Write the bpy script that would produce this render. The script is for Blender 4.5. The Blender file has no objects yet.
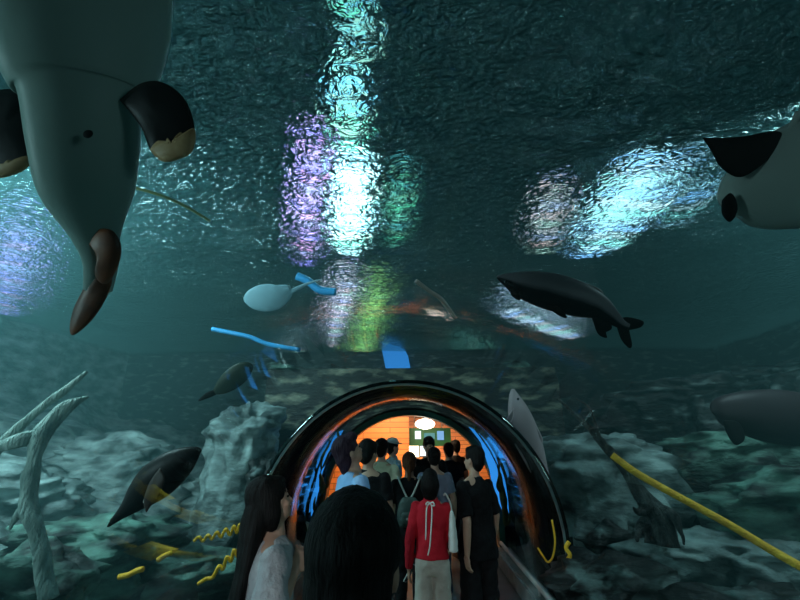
import bpy, bmesh, math, random
from mathutils import Vector, Matrix, Euler, noise
PI = math.pi
sc = bpy.context.scene
COL = sc.collection
random.seed(7)
TMP = bpy.data.scenes.new('scratch')

# ------------------------------------------------------------------ camera
CAM = Vector((0, 0, 1.68))
PITCH, YAW, F = math.radians(20.05), math.radians(2.29), 400.0
ROT = Euler((PI/2 + PITCH, 0, YAW)).to_matrix()
cd = bpy.data.cameras.new('camera'); cam = bpy.data.objects.new('camera', cd); COL.objects.link(cam)
cam.location = CAM; cam.rotation_euler = (PI/2 + PITCH, 0, YAW)
cd.sensor_width = 36; cd.lens = 18.0; cd.clip_start = 0.05; cd.clip_end = 200
sc.camera = cam

def ray(px, py):
    return ROT @ Vector(((px-400)/F, (300-py)/F, -1))
def P(px, py, t):
    return CAM + ray(px, py)*t
def atY(px, py, Y):
    d = ray(px, py); return CAM + d*(Y/d.y)
def atZ(px, py, Z):
    d = ray(px, py); return CAM + d*((Z-CAM.z)/d.z)

# ------------------------------------------------------------------ materials
MATS = {}
def pmat(name, c1, c2=None, rough=.6, scale=4, bump=0.0, bscale=None, metal=0, stretch=(1,1,1), spec=.5,
         contrast=(.35,.65), detail=6, emit=None, estr=0, sss=0):
    if name in MATS: return MATS[name]
    m = bpy.data.materials.new(name); m.use_nodes = True
    nt = m.node_tree; N = nt.nodes; L = nt.links
    b = N['Principled BSDF']; b.inputs['Roughness'].default_value = rough
    b.inputs['Metallic'].default_value = metal; b.inputs['Specular IOR Level'].default_value = spec
    tc = N.new('ShaderNodeTexCoord'); mp = N.new('ShaderNodeMapping')
    mp.inputs['Scale'].default_value = stretch; L.new(tc.outputs['Object'], mp.inputs['Vector'])
    no = N.new('ShaderNodeTexNoise'); no.inputs['Scale'].default_value = scale; no.inputs['Detail'].default_value = detail
    L.new(mp.outputs[0], no.inputs['Vector'])
    cr = N.new('ShaderNodeValToRGB')
    cr.color_ramp.elements[0].position = contrast[0]; cr.color_ramp.elements[1].position = contrast[1]
    c2 = c2 or tuple(min(1, x*1.25) for x in c1)
    cr.color_ramp.elements[0].color = (*c1, 1); cr.color_ramp.elements[1].color = (*c2, 1)
    L.new(no.outputs['Fac'], cr.inputs['Fac']); L.new(cr.outputs['Color'], b.inputs['Base Color'])
    if bump:
        n2 = N.new('ShaderNodeTexNoise'); n2.inputs['Scale'].default_value = bscale or scale*3; n2.inputs['Detail'].default_value = 8
        L.new(mp.outputs[0], n2.inputs['Vector'])
        bp = N.new('ShaderNodeBump'); bp.inputs['Strength'].default_value = bump; bp.inputs['Distance'].default_value = .05
        L.new(n2.outputs['Fac'], bp.inputs['Height']); L.new(bp.outputs[0], b.inputs['Normal'])
    if emit:
        b.inputs['Emission Color'].default_value = (*emit, 1); b.inputs['Emission Strength'].default_value = estr
    MATS[name] = m
    return m

def tone_mat(name, back, belly, lo=.4, hi=.6, rough=.45, nz=.25):
    """fish skin: the animal's own back / belly colouring, from the mesh attribute Tone"""
    m = bpy.data.materials.new(name); m.use_nodes = True
    nt = m.node_tree; N = nt.nodes; L = nt.links; b = N['Principled BSDF']
    b.inputs['Roughness'].default_value = rough; b.inputs['Specular IOR Level'].default_value = .15
    at = N.new('ShaderNodeAttribute'); at.attribute_name = 'Tone'
    no = N.new('ShaderNodeTexNoise'); no.inputs['Scale'].default_value = 9; no.inputs['Detail'].default_value = 6
    tc = N.new('ShaderNodeTexCoord'); L.new(tc.outputs['Object'], no.inputs['Vector'])
    ml = N.new('ShaderNodeMath'); ml.operation = 'MULTIPLY_ADD'; ml.inputs[1].default_value = nz; ml.inputs[2].default_value = -nz/2
    L.new(no.outputs['Fac'], ml.inputs[0])
    ad = N.new('ShaderNodeMath'); ad.operation = 'ADD'; L.new(at.outputs['Fac'], ad.inputs[0]); L.new(ml.outputs[0], ad.inputs[1])
    cr = N.new('ShaderNodeValToRGB'); cr.color_ramp.elements[0].position = lo; cr.color_ramp.elements[1].position = hi
    cr.color_ramp.elements[0].color = (*back, 1); cr.color_ramp.elements[1].color = (*belly, 1)
    L.new(ad.outputs[0], cr.inputs['Fac']); L.new(cr.outputs['Color'], b.inputs['Base Color'])
    bp = N.new('ShaderNodeBump'); bp.inputs['Strength'].default_value = .15; bp.inputs['Distance'].default_value = .02
    L.new(no.outputs['Fac'], bp.inputs['Height']); L.new(bp.outputs[0], b.inputs['Normal'])
    MATS[name] = m
    return m

def emat(name, col, s):
    m = bpy.data.materials.new(name); m.use_nodes = True
    nt = m.node_tree; nt.nodes.clear()
    e = nt.nodes.new('ShaderNodeEmission'); e.inputs[0].default_value = (*col, 1); e.inputs[1].default_value = s
    o = nt.nodes.new('ShaderNodeOutputMaterial'); nt.links.new(e.outputs[0], o.inputs[0])
    MATS[name] = m
    return m

# ------------------------------------------------------------------ object helpers
def props(o, label=None, cat=None, group=None, kind=None):
    if label: o['label'] = label
    if cat: o['category'] = cat
    if group: o['group'] = group
    if kind: o['kind'] = kind
    return o
def obj(name, bm, mat, parent=None, smooth=True, label=None):
    """bm holds world (or, under a parent, parent-relative) coordinates"""
    if isinstance(bm, bmesh.types.BMesh):
        bmesh.ops.recalc_face_normals(bm, faces=bm.faces)
        me = bpy.data.meshes.new(name); bm.to_mesh(me); bm.free()
    else: me = bm; me.name = name
    for p in me.polygons: p.use_smooth = smooth
    if mat: me.materials.append(mat)
    o = bpy.data.objects.new(name, me); COL.objects.link(o)
    if parent: o.parent = parent
    if label: o['label'] = label
    return o
def recentre(o):
    """put a top-level mesh's origin at the middle of its base"""
    vs = o.data.vertices
    c = Vector((sum(v.co.x for v in vs)/len(vs), sum(v.co.y for v in vs)/len(vs), min(v.co.z for v in vs)))
    o.data.transform(Matrix.Translation(-c)); o.location = c
    return o
def thing(name, label, cat, loc=(0,0,0), rz=0, group=None):
    o = bpy.data.objects.new(name, None); COL.objects.link(o); o.empty_display_size = .1
    o.location = loc; o.rotation_euler = (0, 0, rz)
    return props(o, label, cat, group)
def struct(name, bm, m, smooth=False):
    return props(obj(name, bm, m, smooth=smooth), kind='structure')

def box(bm, lo, hi, mtx=None):
    r = bmesh.ops.create_cube(bm, size=1)
    c = [(a+b)/2 for a, b in zip(lo, hi)]; s = [abs(b-a) for a, b in zip(lo, hi)]
    for v in r['verts']:
        v.co = Vector([v.co[i]*s[i]+c[i] for i in range(3)])
        if mtx: v.co = mtx @ v.co
    return r['verts']
def ell(bm, c, r, rot=None, u=20, v=14):
    g = bmesh.ops.create_uvsphere(bm, u_segments=u, v_segments=v, radius=1)
    for w in g['verts']:
        p = Vector([w.co[i]*r[i] for i in range(3)])
        if rot: p = rot @ p
        w.co = p + Vector(c)
def smoothpts(pts, n):
    """Catmull-Rom through tuples of floats"""
    out = []
    m = len(pts)
    for i in range(m-1):
        p0, p1, p2, p3 = pts[max(i-1,0)], pts[i], pts[i+1], pts[min(i+2,m-1)]
        for k in range(n):
            t = k/n
            out.append(tuple(.5*((2*b)+(-a+c)*t+(2*a-5*b+4*c-d)*t*t+(-a+3*b-3*c+d)*t**3) for a,b,c,d in zip(p0,p1,p2,p3)))
    out.append(tuple(pts[-1]))
    return out
def loft(bm, secs, up, n=20, tone=None, ta=0):
    """secs: (x,y,z,ra,rb): ra along tangent x up, rb along up"""
    up = Vector(up).normalized(); rings = []
    pts = [Vector(s[:3]) for s in secs]
    for i, s in enumerate(secs):
        t = (pts[min(i+1,len(pts)-1)] - pts[max(i-1,0)]).normalized()
        side = t.cross(up)
        if side.length < 1e-4: side = Vector((1,0,0))
        side.normalize(); u2 = side.cross(t).normalized()
        ring = []
        for k in range(n):
            a = 2*PI*k/n
            v = bm.verts.new(pts[i] + side*math.cos(a)*max(s[3],.0008) + u2*math.sin(a)*max(s[4],.0008))
            if tone: v[tone] = .5+.5*math.cos(a-ta)
            ring.append(v)
        rings.append(ring)
    for a, b in zip(rings, rings[1:]):
        for k in range(n):
            bm.faces.new((a[k], a[(k+1)%n], b[(k+1)%n], b[k]))
    bm.faces.new(rings[0]); bm.faces.new(rings[-1][::-1])
def tube(bm, pts, r, n=10, sm=5, up=(0,0,1.01)):
    rr = r if isinstance(r, (list, tuple)) else [r]*len(pts)
    loft(bm, smoothpts([(*p, q, q) for p, q in zip(pts, rr)], sm), up, n)
def frust(bm, p0, p1, r0, r1, n=16, cap=True):
    p0, p1 = Vector(p0), Vector(p1); d = p1-p0; L = d.length
    g = bmesh.ops.create_cone(bm, cap_ends=True, segments=n, radius1=r0, radius2=r1, depth=L)
    q = Vector((0,0,1)).rotation_difference(d.normalized()).to_matrix()
    for v in g['verts']: v.co = q @ v.co + (p0+p1)/2
    if cap:
        ell(bm, p0, (r0,)*3, u=14, v=10); ell(bm, p1, (r1,)*3, u=14, v=10)
def torso(bm, rings, n=24):
    """rings: (z, cx, cy, rx, ry)"""
    loft(bm, smoothpts([(r[1], r[2], r[0], r[3], r[4]) for r in rings], 4), (0, 1, 0.0001), n)
def fuse(bm, voxel, smooth=4, disp=None):
    """union of overlapping closed shapes as one continuous surface"""
    bmesh.ops.recalc_face_normals(bm, faces=bm.faces)
    me = bpy.data.meshes.new('t'); bm.to_mesh(me); bm.free()
    o = bpy.data.objects.new('t', me); TMP.collection.objects.link(o)
    r = o.modifiers.new('r', 'REMESH'); r.mode = 'VOXEL'; r.voxel_size = voxel; r.use_smooth_shade = True
    if smooth:
        s = o.modifiers.new('s', 'SMOOTH'); s.factor = .5; s.iterations = smooth
    with bpy.context.temp_override(scene=TMP, view_layer=TMP.view_layers[0]):
        TMP.view_layers[0].update(); dg = bpy.context.evaluated_depsgraph_get(); dg.update()
        out = bpy.data.meshes.new_from_object(o.evaluated_get(dg))
    bpy.data.objects.remove(o)
    if disp:
        nv = len(out.vertices); cs = [0.0]*(nv*3); out.vertices.foreach_get('co', cs)
        ns = [tuple(x.vector) for x in out.vertex_normals]; res = []
        for i in range(nv):
            c = Vector(cs[i*3:i*3+3]); res.extend(c+disp(c, Vector(ns[i])))
        out.vertices.foreach_set('co', res); out.update()
    return out

# ------------------------------------------------------------------ fins (tapered plates) and fish
def fin_bm(bm, outline, nrm, th, sub=4, tone=None):
    pts = [Vector(p[:3]) for p in smoothpts([tuple(p) for p in outline] + [tuple(outline[0])], sub)[:-1]]
    c = sum(pts, Vector())/len(pts); nrm = Vector(nrm).normalized()
    rings = []
    for s, h in ((1, .12), (.85, .5), (.5, .9), (.2, 1)):
        rings.append([(bm.verts.new(c+(p-c)*s+nrm*th*h/2), bm.verts.new(c+(p-c)*s-nrm*th*h/2)) for p in pts])
    n = len(pts)
    for a, b in zip(rings, rings[1:]):
        for k in range(n):
            j = (k+1) % n
            bm.faces.new((a[k][0], a[j][0], b[j][0], b[k][0])); bm.faces.new((a[j][1], a[k][1], b[k][1], b[j][1]))
    for k in range(n):
        j = (k+1) % n
        bm.faces.new((rings[0][j][0], rings[0][k][0], rings[0][k][1], rings[0][j][1]))
    bm.faces.new([x[0] for x in rings[-1]]); bm.faces.new([x[1] for x in rings[-1]][::-1])
    if tone:
        for r, t in zip(rings, (1, .75, .3, 0)):
            for a, b in r: a[tone] = t; b[tone] = t

def new_tone():
    bm = bmesh.new(); return bm, bm.verts.layers.float.new('Tone')

class Fish:
    """a fish whose spine runs through real points in the tank; t is the distance in front of the lens plane"""
    def __init__(s, name, label, cat, spine, thick, mat, ta=PI/2, n=28):
        S = smoothpts(spine, 5)
        pts = [P(a, b, t) for a, b, t, w in S]
        s.o = sum(pts, Vector())/len(pts)
        s.root = thing(name, label, cat, s.o)
        s.view = (CAM - s.o).normalized()
        bm, tl = new_tone()
        secs = [(*(p-s.o), q[3]*q[2]/F, q[3]*q[2]/F*thick) for p, q in zip(pts, S)]
        loft(bm, secs, s.view, n, tl, ta)
        obj('body', bm, mat, s.root)
    def fin(s, name, outline, mat, th=.02, lab=None):
        """outline: (px, py, t)"""
        bm, tl = new_tone()
        pts = [P(*q)-s.o for q in outline]
        nr = (pts[1]-pts[0]).cross(pts[len(pts)//2]-pts[0])
        if nr.length < 1e-6: nr = s.view
        fin_bm(bm, pts, nr, th, tone=tl)
        return obj(name, bm, mat, s.root, label=lab)
    def ball(s, name, px, py, t, r, mat, flat=1):
        bm = bmesh.new(); ell(bm, P(px, py, t)-s.o, (r, r*flat, r))
        return obj(name, bm, mat, s.root)

EYE = pmat('eye black', (.004,.004,.004), rough=.15)
# ================================================================== THE SETTING
CX, R, ZC = -.12, 1.5, .80          # tunnel axis, radius, height of its centre
Y0, Y1 = -1.5, 7.2
ZS = 5.0                            # the water surface

def arch(r, zb, n=40):
    """points of the arch from right foot over the top to the left foot"""
    p = [(CX+r, zb)] + [(CX+r*math.cos(PI*i/n), ZC+r*math.sin(PI*i/n)) for i in range(n+1)] + [(CX-r, zb)]
    return p
def arch_shell(bm, r0, r1, y0, y1, zb=.22, ny=1):
    a, b = arch(r0, zb), arch(r1, zb)
    ys = [y0+(y1-y0)*k/ny for k in range(ny+1)]
    A = [[bm.verts.new((x, y, z)) for x, z in a] for y in ys]
    B = [[bm.verts.new((x, y, z)) for x, z in b] for y in ys]
    m = len(a)
    for k in range(ny):
        for i in range(m-1):
            bm.faces.new((A[k][i], A[k][i+1], A[k+1][i+1], A[k+1][i]))
            bm.faces.new((B[k][i+1], B[k][i], B[k+1][i], B[k+1][i+1]))
        bm.faces.new((A[k][0], A[k+1][0], B[k+1][0], B[k][0]))
        bm.faces.new((A[k+1][-1], A[k][-1], B[k][-1], B[k+1][-1]))
    for i in range(m-1):
        bm.faces.new((A[0][i+1], A[0][i], B[0][i], B[0][i+1]))
        bm.faces.new((A[-1][i], A[-1][i+1], B[-1][i+1], B[-1][i]))

def glass_mat(name, bstr, tint=(.93,.98,.98), gl=1.0, sc_=(3,1,3), blend=1.45, rough=.02, k=1.0, ior=0):
    m = bpy.data.materials.new(name); m.use_nodes = True
    nt = m.node_tree; N = nt.nodes; L = nt.links; N.clear()
    out = N.new('ShaderNodeOutputMaterial'); mix = N.new('ShaderNodeMixShader')
    tr = N.new('ShaderNodeBsdfRefraction' if ior else 'ShaderNodeBsdfTransparent'); tr.inputs[0].default_value = (*tint, 1)
    if ior: tr.inputs['IOR'].default_value = ior; tr.inputs['Roughness'].default_value = 0
    g = N.new('ShaderNodeBsdfGlossy'); g.inputs['Roughness'].default_value = rough; g.inputs[0].default_value = (gl,gl,gl,1)
    tc = N.new('ShaderNodeTexCoord'); mp = N.new('ShaderNodeMapping'); mp.inputs['Scale'].default_value = sc_
    no = N.new('ShaderNodeTexNoise'); no.inputs['Scale'].default_value = 3; no.inputs['Detail'].default_value = 3; no.inputs['Distortion'].default_value = .6
    bp = N.new('ShaderNodeBump'); bp.inputs['Strength'].default_value = bstr; bp.inputs['Distance'].default_value = .02
    fr = N.new('ShaderNodeFresnel'); fr.inputs['IOR'].default_value = blend
    L.new(tc.outputs['Object'], mp.inputs[0]); L.new(mp.outputs[0], no.inputs['Vector']); L.new(no.outputs['Fac'], bp.inputs['Height'])
    L.new(bp.outputs[0], g.inputs['Normal'])
    if ior: L.new(bp.outputs[0], tr.inputs['Normal'])
    geo = N.new('ShaderNodeNewGeometry'); inv = N.new('ShaderNodeMath'); inv.operation = 'SUBTRACT'; inv.inputs[0].default_value = 1
    mul = N.new('ShaderNodeMath'); mul.operation = 'MULTIPLY'
    L.new(geo.outputs['Backfacing'], inv.inputs[1]); L.new(fr.outputs[0], mul.inputs[0]); L.new(inv.outputs[0], mul.inputs[1])
    inv.inputs[0].default_value = 1
    mk = N.new('ShaderNodeMath'); mk.operation = 'MULTIPLY'; mk.inputs[1].default_value = k; L.new(mul.outputs[0], mk.inputs[0]); L.new(mk.outputs[0], mix.inputs[0]); L.new(tr.outputs[0], mix.inputs[1]); L.new(g.outputs[0], mix.inputs[2])
    L.new(mix.outputs[0], out.inputs[0])
    MATS[name] = m
    return m
ACR = glass_mat('tunnel acrylic', .10, sc_=(1.2,5,1.2), blend=1.12, k=.4)
ACR2 = glass_mat('far tunnel acrylic', .6, sc_=(.9,3.2,.9), blend=1.8, ior=1.09)

seams = [Y0, 4.4, Y1]
for i in range(2):
    bm = bmesh.new(); arch_shell(bm, R, R+.06, seams[i]+(.008 if i else 0), seams[i+1]-(0 if i else .008))
    struct('window_%d' % (i+1), bm, (ACR, ACR2)[i], smooth=True)
SEAL = pmat('seam sealant', (.10,.15,.15), (.16,.22,.22), rough=.4, scale=20)
RINGM = pmat('dark green ring', (.008,.05,.04), (.012,.075,.055), rough=.35, scale=5)
bm = bmesh.new(); arch_shell(bm, R-.002, R+.02, 4.392, 4.408); struct('trim_1', bm, SEAL)
bm = bmesh.new(); arch_shell(bm, R-.125, R-.035, 7.12, 7.34); struct('trim_2', bm, RINGM)
# kerbs, floor
KERB = pmat('kerb grey', (.20,.24,.24), (.30,.34,.34), rough=.7, scale=6, spec=.15)
for sx, nm in ((1, 'baseboard_right'), (-1, 'baseboard_left')):
    bm = bmesh.new()
    box(bm, (CX+sx*(R-.20), Y0, 0), (CX+sx*(R+.10), Y1-.04, .22)) if sx > 0 else box(bm, (CX-(R+.10), Y0, 0), (CX-(R-.20), Y1-.04, .22))
    bmesh.ops.bevel(bm, geom=bm.edges[:], offset=.02, segments=2, affect='EDGES')
    struct(nm, bm, KERB)
bm = bmesh.new()   # steel rail along the foot of the right glass
tube(bm, [(CX+R-.13, y, .30) for y in (-1.2, 2, 5, 7.0)], .028, 12)
rail = obj('handrail', bm, pmat('rail steel', (.38,.42,.42), rough=.5, metal=.1, spec=.2))
for y in (.2, 1.8, 3.4, 5.0, 6.6):
    b2 = bmesh.new(); frust(b2, (CX+R-.13, y, .21), (CX+R-.13, y, .285), .014, .014, cap=False)
    obj('post', b2, MATS['rail steel'], rail)
props(rail, 'low steel rail running along the kerb at the foot of the right glass', 'rail')
FLOOR = pmat('floor vinyl', (.10,.115,.115), (.15,.165,.16), rough=.45, scale=3)
bm = bmesh.new(); box(bm, (CX-R-.1, Y0, -.1), (CX+R+.1, Y1+.1, 0)); struct('floor', bm, FLOOR)
bm = bmesh.new(); box(bm, (CX-R-.1, Y0-.1, 0), (CX+R+.1, Y0, 2.5)); struct('wall_near', bm, pmat('dark wall', (.03,.04,.04), rough=.8))
bm = bmesh.new(); box(bm, (CX-.135, 1.0, 0), (CX-.06, 7.1, .004))
props(obj('floor_line', bm, pmat('yellow line paint', (.75,.72,.03), (.85,.8,.05), rough=.5), smooth=False),
      'bright yellow guide line painted along the middle of the grey floor', 'floor line')

# ---- the room past the end of the tunnel
WOOD = bpy.data.materials.new('orange planks'); WOOD.use_nodes = True
nt = WOOD.node_tree; bk = nt.nodes.new('ShaderNodeTexBrick'); tc = nt.nodes.new('ShaderNodeTexCoord'); mp = nt.nodes.new('ShaderNodeMapping')
mp.inputs['Rotation'].default_value = (PI/2, 0, 0)
nt.links.new(tc.outputs['Object'], mp.inputs[0]); nt.links.new(mp.outputs[0], bk.inputs['Vector'])
bk.inputs['Color1'].default_value = (.50,.13,.025,1); bk.inputs['Color2'].default_value = (.62,.19,.04,1); bk.inputs['Mortar'].default_value = (.16,.05,.01,1)
bk.inputs['Scale'].default_value = 1; bk.inputs['Brick Width'].default_value = 1.2; bk.inputs['Row Height'].default_value = .115; bk.inputs['Mortar Size'].default_value = .008
nt.links.new(bk.outputs['Color'], nt.nodes['Principled BSDF'].inputs['Base Color']); nt.nodes['Principled BSDF'].inputs['Roughness'].default_value = .5
ROOM = pmat('room plaster', (.12,.12,.10), (.17,.16,.13), rough=.8)
RX0, RX1, RY0, RY1, RZ = -2.6, 2.4, 7.3, 13.2, 2.9
def wall_with_arch(bm, y0, y1, x0, x1, z0, z1, r):
    a = arch(r, 0.0, 40)
    def ring(y): return [bm.verts.new((x, y, z)) for x, z in a]
    def outer(y):
        o = []
        for x, z in a:
            dx, dz = x-CX, z-ZC
            if z < ZC: o.append(bm.verts.new((x1 if dx > 0 else x0, y, z0))); continue
            s = min(((x1-CX)/dx if dx > 1e-6 else ((x0-CX)/dx if dx < -1e-6 else 1e9)), (z1-ZC)/dz if dz > 1e-6 else 1e9)
            o.append(bm.verts.new((CX+dx*s, y, ZC+dz*s)))
        return o
    r0, o0, r1, o1 = ring(y0), outer(y0), ring(y1), outer(y1)
    for i in range(len(a)-1):
        bm.faces.new((r0[i], r0[i+1], o0[i+1], o0[i])); bm.faces.new((r1[i+1], r1[i], o1[i], o1[i+1]))
        bm.faces.new((r0[i+1], r0[i], r1[i], r1[i+1])); bm.faces.new((o0[i], o0[i+1], o1[i+1], o1[i]))
ROCKD = pmat('end wall rock', (.008,.012,.010), (.06,.05,.035), rough=.8, scale=3, bump=.6)
bm = bmesh.new(); wall_with_arch(bm, 7.2, 7.36, RX0-.1, RX1+.1, 0, RZ+.1, R-.04); struct('wall_front', bm, pmat('mossy end wall', (.004,.006,.005), (.22,.24,.17), rough=.7, scale=2.5, bump=1, bscale=6, contrast=(.5,.72), stretch=(1,1,2.5), detail=9))
bm = bmesh.new(); box(bm, (RX0-.1, 7.3, -.1), (RX1+.1, RY1+.1, 0)); struct('floor_room', bm, pmat('room floor', (.10,.08,.06), rough=.35))
bm = bmesh.new(); box(bm, (RX0-.1, 7.36, RZ), (RX1+.1, RY1+.1, RZ+.1)); struct('ceiling', bm, ROOM)
bm = bmesh.new(); box(bm, (RX0-.1, 7.36, 0), (RX0, RY1, RZ)); struct('wall_left_room', bm, ROOM)
bm = bmesh.new(); box(bm, (RX1, 7.36, 0), (RX1+.1, RY1, RZ)); struct('wall_right_room', bm, ROOM)
bm = bmesh.new(); box(bm, (RX0-.1, RY1, 0), (RX1+.1, RY1+.1, RZ)); struct('wall_back_room', bm, WOOD)
bm = bmesh.new(); box(bm, (RX0, 9.4, 0), (atY(409, 440, 9.4).x, 9.6, RZ)); struct('wall_planked', bm, WOOD)

def rect_px(x0, y0, x1, y1, Y):
    a, b = atY(x0, y0, Y), atY(x1, y1, Y); return a.x, b.z, b.x, a.z
# green sign board with three lit panels
x0, z0, x1, z1 = rect_px(408, 428, 447, 446, 9.8)
c = Vector(((x0+x1)/2, 9.8, z0))
sb = thing('sign_board', 'dark green hanging sign board with three pale screens past the tunnel mouth', 'sign board', c)
bm = bmesh.new(); box(bm, (x0-c.x, 0, 0), (x1-c.x+.1, .08, z1-z0)); obj('board', bm, pmat('board green', (.01,.10,.035), (.015,.14,.05), rough=.5), sb, smooth=False)
SCR = emat('white screen', (.85,.95,1.0), 1.6); SCB = emat('blue screen', (.25,.5,.85), .9); SCT = emat('teal screen', (.2,.5,.5), .6)
for a, b, c2, d, m in ((415, 431, 421, 439, SCR), (424, 433, 435, 439, SCT), (437, 431, 444, 440, SCB)):
    q = rect_px(a, b, c2, d, 9.78); bm = bmesh.new()
    box(bm, (q[0]-c.x, -.03, q[1]-c.z), (q[2]-c.x, 0, q[3]-c.z)); obj('screen', bm, m, sb, smooth=False)
for xx in (x0+.15-c.x, x1-c.x-.1):
    bm = bmesh.new(); frust(bm, (xx, .04, z1-z0), (xx, .04, RZ-z0), .008, .008, cap=False); obj('hanger', bm, MATS['rail steel'], sb)
# dome lamp
p = atY(425, 424, 8.6)
lp = thing('ceiling_lamp', 'round white glowing ceiling lamp above the green sign board', 'lamp', (p.x, p.y, RZ-.5))
bm = bmesh.new(); ell(bm, (0, 0, p.z-RZ+.5), (.2, .2, .1)); obj('shade', bm, emat('lamp white', (1, .9, .75), 9), lp)
bm = bmesh.new(); frust(bm, (0, 0, p.z-RZ+.58), (0, 0, .5), .012, .012, cap=False); obj('rod', bm, MATS['rail steel'], lp)
# counter with bright kiosk screens
x0, z0, x1, z1 = rect_px(392, 462, 440, 480, 10.2)
ct = thing('counter', 'low reddish wooden counter across the far room', 'counter', ((x0+x1)/2, 10.5, 0))
bm = bmesh.new(); box(bm, (-.75, -.3, 0), (.75, .3, z0+.35)); obj('cabinet', bm, WOOD, ct, smooth=False)
bm = bmesh.new(); box(bm, (-.8, -.34, z0+.35), (.8, .34, z0+.40)); obj('worktop', bm, pmat('worktop', (.35,.2,.12), rough=.3), ct, smooth=False)
ctop = z0+.40
for i, (a, b, c2, d, m, lab) in enumerate(((405, 441, 419, 457, emat('warm lightbox', (1, .78, .5), 5), 'bright warm glowing display box standing on the far counter'),
                                  (420, 443, 429, 456, SCR, 'small white-blue screen standing right of the glowing display box'))):
    q = rect_px(a, b, c2, d, 10.4)
    k = thing('display_box' if i == 0 else 'monitor', lab, 'display', ((q[0]+q[2])/2, 10.45, ctop))
    w = (q[2]-q[0])/2
    bm = bmesh.new(); box(bm, (-w-.02, 0, q[1]-ctop-.02), (w+.02, .08, q[3]-ctop+.02)); obj('casing', bm, pmat('casing', (.03,.03,.03)), k, smooth=False)
    bm = bmesh.new(); box(bm, (-w, -.01, q[1]-ctop), (w, 0, q[3]-ctop)); obj('screen', bm, m, k, smooth=False)
    bm = bmesh.new(); box(bm, (-.05, .02, 0), (.05, .06, q[1]-ctop-.02)); obj('foot', bm, MATS['casing'], k, smooth=False)

# ---- tank: bed, rock slopes, far wall, surface
TX0, TX1, TY0, TY1 = -11.5, 11.5, -3.0, 15.0
ROCK = pmat('wet rock', (.003,.005,.005), (.20,.28,.27), rough=.6, scale=2.4, bump=1, bscale=6, contrast=(.53,.76), stretch=(1,1,3.0), detail=9)
ROCK2 = pmat('mossy rock', (.006,.010,.009), (.14,.30,.24), rough=.7, scale=2.2, bump=1.0, bscale=7, contrast=(.42,.68), stretch=(1,1,2.4), detail=9)
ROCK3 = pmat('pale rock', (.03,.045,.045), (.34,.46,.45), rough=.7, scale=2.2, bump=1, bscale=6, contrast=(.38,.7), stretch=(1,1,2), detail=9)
BED = pmat('tank gravel', (.05,.06,.055), (.12,.14,.13), rough=.9, scale=8, bump=.5)
bm = bmesh.new(); box(bm, (TX0, TY0, -.3), (CX-R-.1, TY1, -.1)); box(bm, (CX+R+.1, TY0, -.3), (TX1, TY1, -.1)); struct('floor_tank', bm, BED)
bm = bmesh.new(); box(bm, (TX0-.3, TY1, -.3), (TX1+.3, TY1+.3, ZS+.2)); struct('wall_back', bm, ROCK)
bm = bmesh.new(); box(bm, (TX0-.3, TY0-.3, -.3), (TX1+.3, TY0, ZS+.2)); struct('wall_behind', bm, ROCK)

def slope(name, sx, x0, x1, ztop, mat, seed):
    bm = bmesh.new(); nu, nv = 90, 170; g = []
    for i in range(nu+1):
        row = []
        for j in range(nv+1):
            u = i/nu; y = TY0+(TY1-TY0)*j/nv
            x = x0+(x1-x0)*u
            h = -.12 + ztop*(u**.75)
            q = Vector((x*.35, y*.35, seed))
            h += .9*u**.3*(noise.noise(q)+.5*noise.noise(q*2.3)) * min(1, u*8)
            st = .42                                     # bedding: terraces
            k = math.floor(h/st); f = h/st-k; h2 = (k+min(1, (f**3)*1.2))*st
            h = h*.25+h2*.75
            h += .08*noise.noise(Vector((x*3, y*3, seed)))*min(1, u*8)
            xx = x + .25*noise.noise(Vector((y*.8, h*2, seed+9)))*min(1, u*8)
            h = min(h, ZS-.5) if u < .97 else ZS+.2
            row.append(bm.verts.new((sx*xx+CX, y, h)))
        g.append(row)
    for i in range(nu):
        for j in range(nv): bm.faces.new((g[i][j], g[i+1][j], g[i+1][j+1], g[i][j+1]))
    return struct(name, bm, mat, smooth=True)
slope('rock_bank_right', 1, 2.7, 11.4, 3.3, ROCK, 3.1)  # rock slopes along the tank sides, not its floor
slope('rock_bank_left', -1, 2.7, 11.4, 3.0, ROCK3, 8.7)

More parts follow.
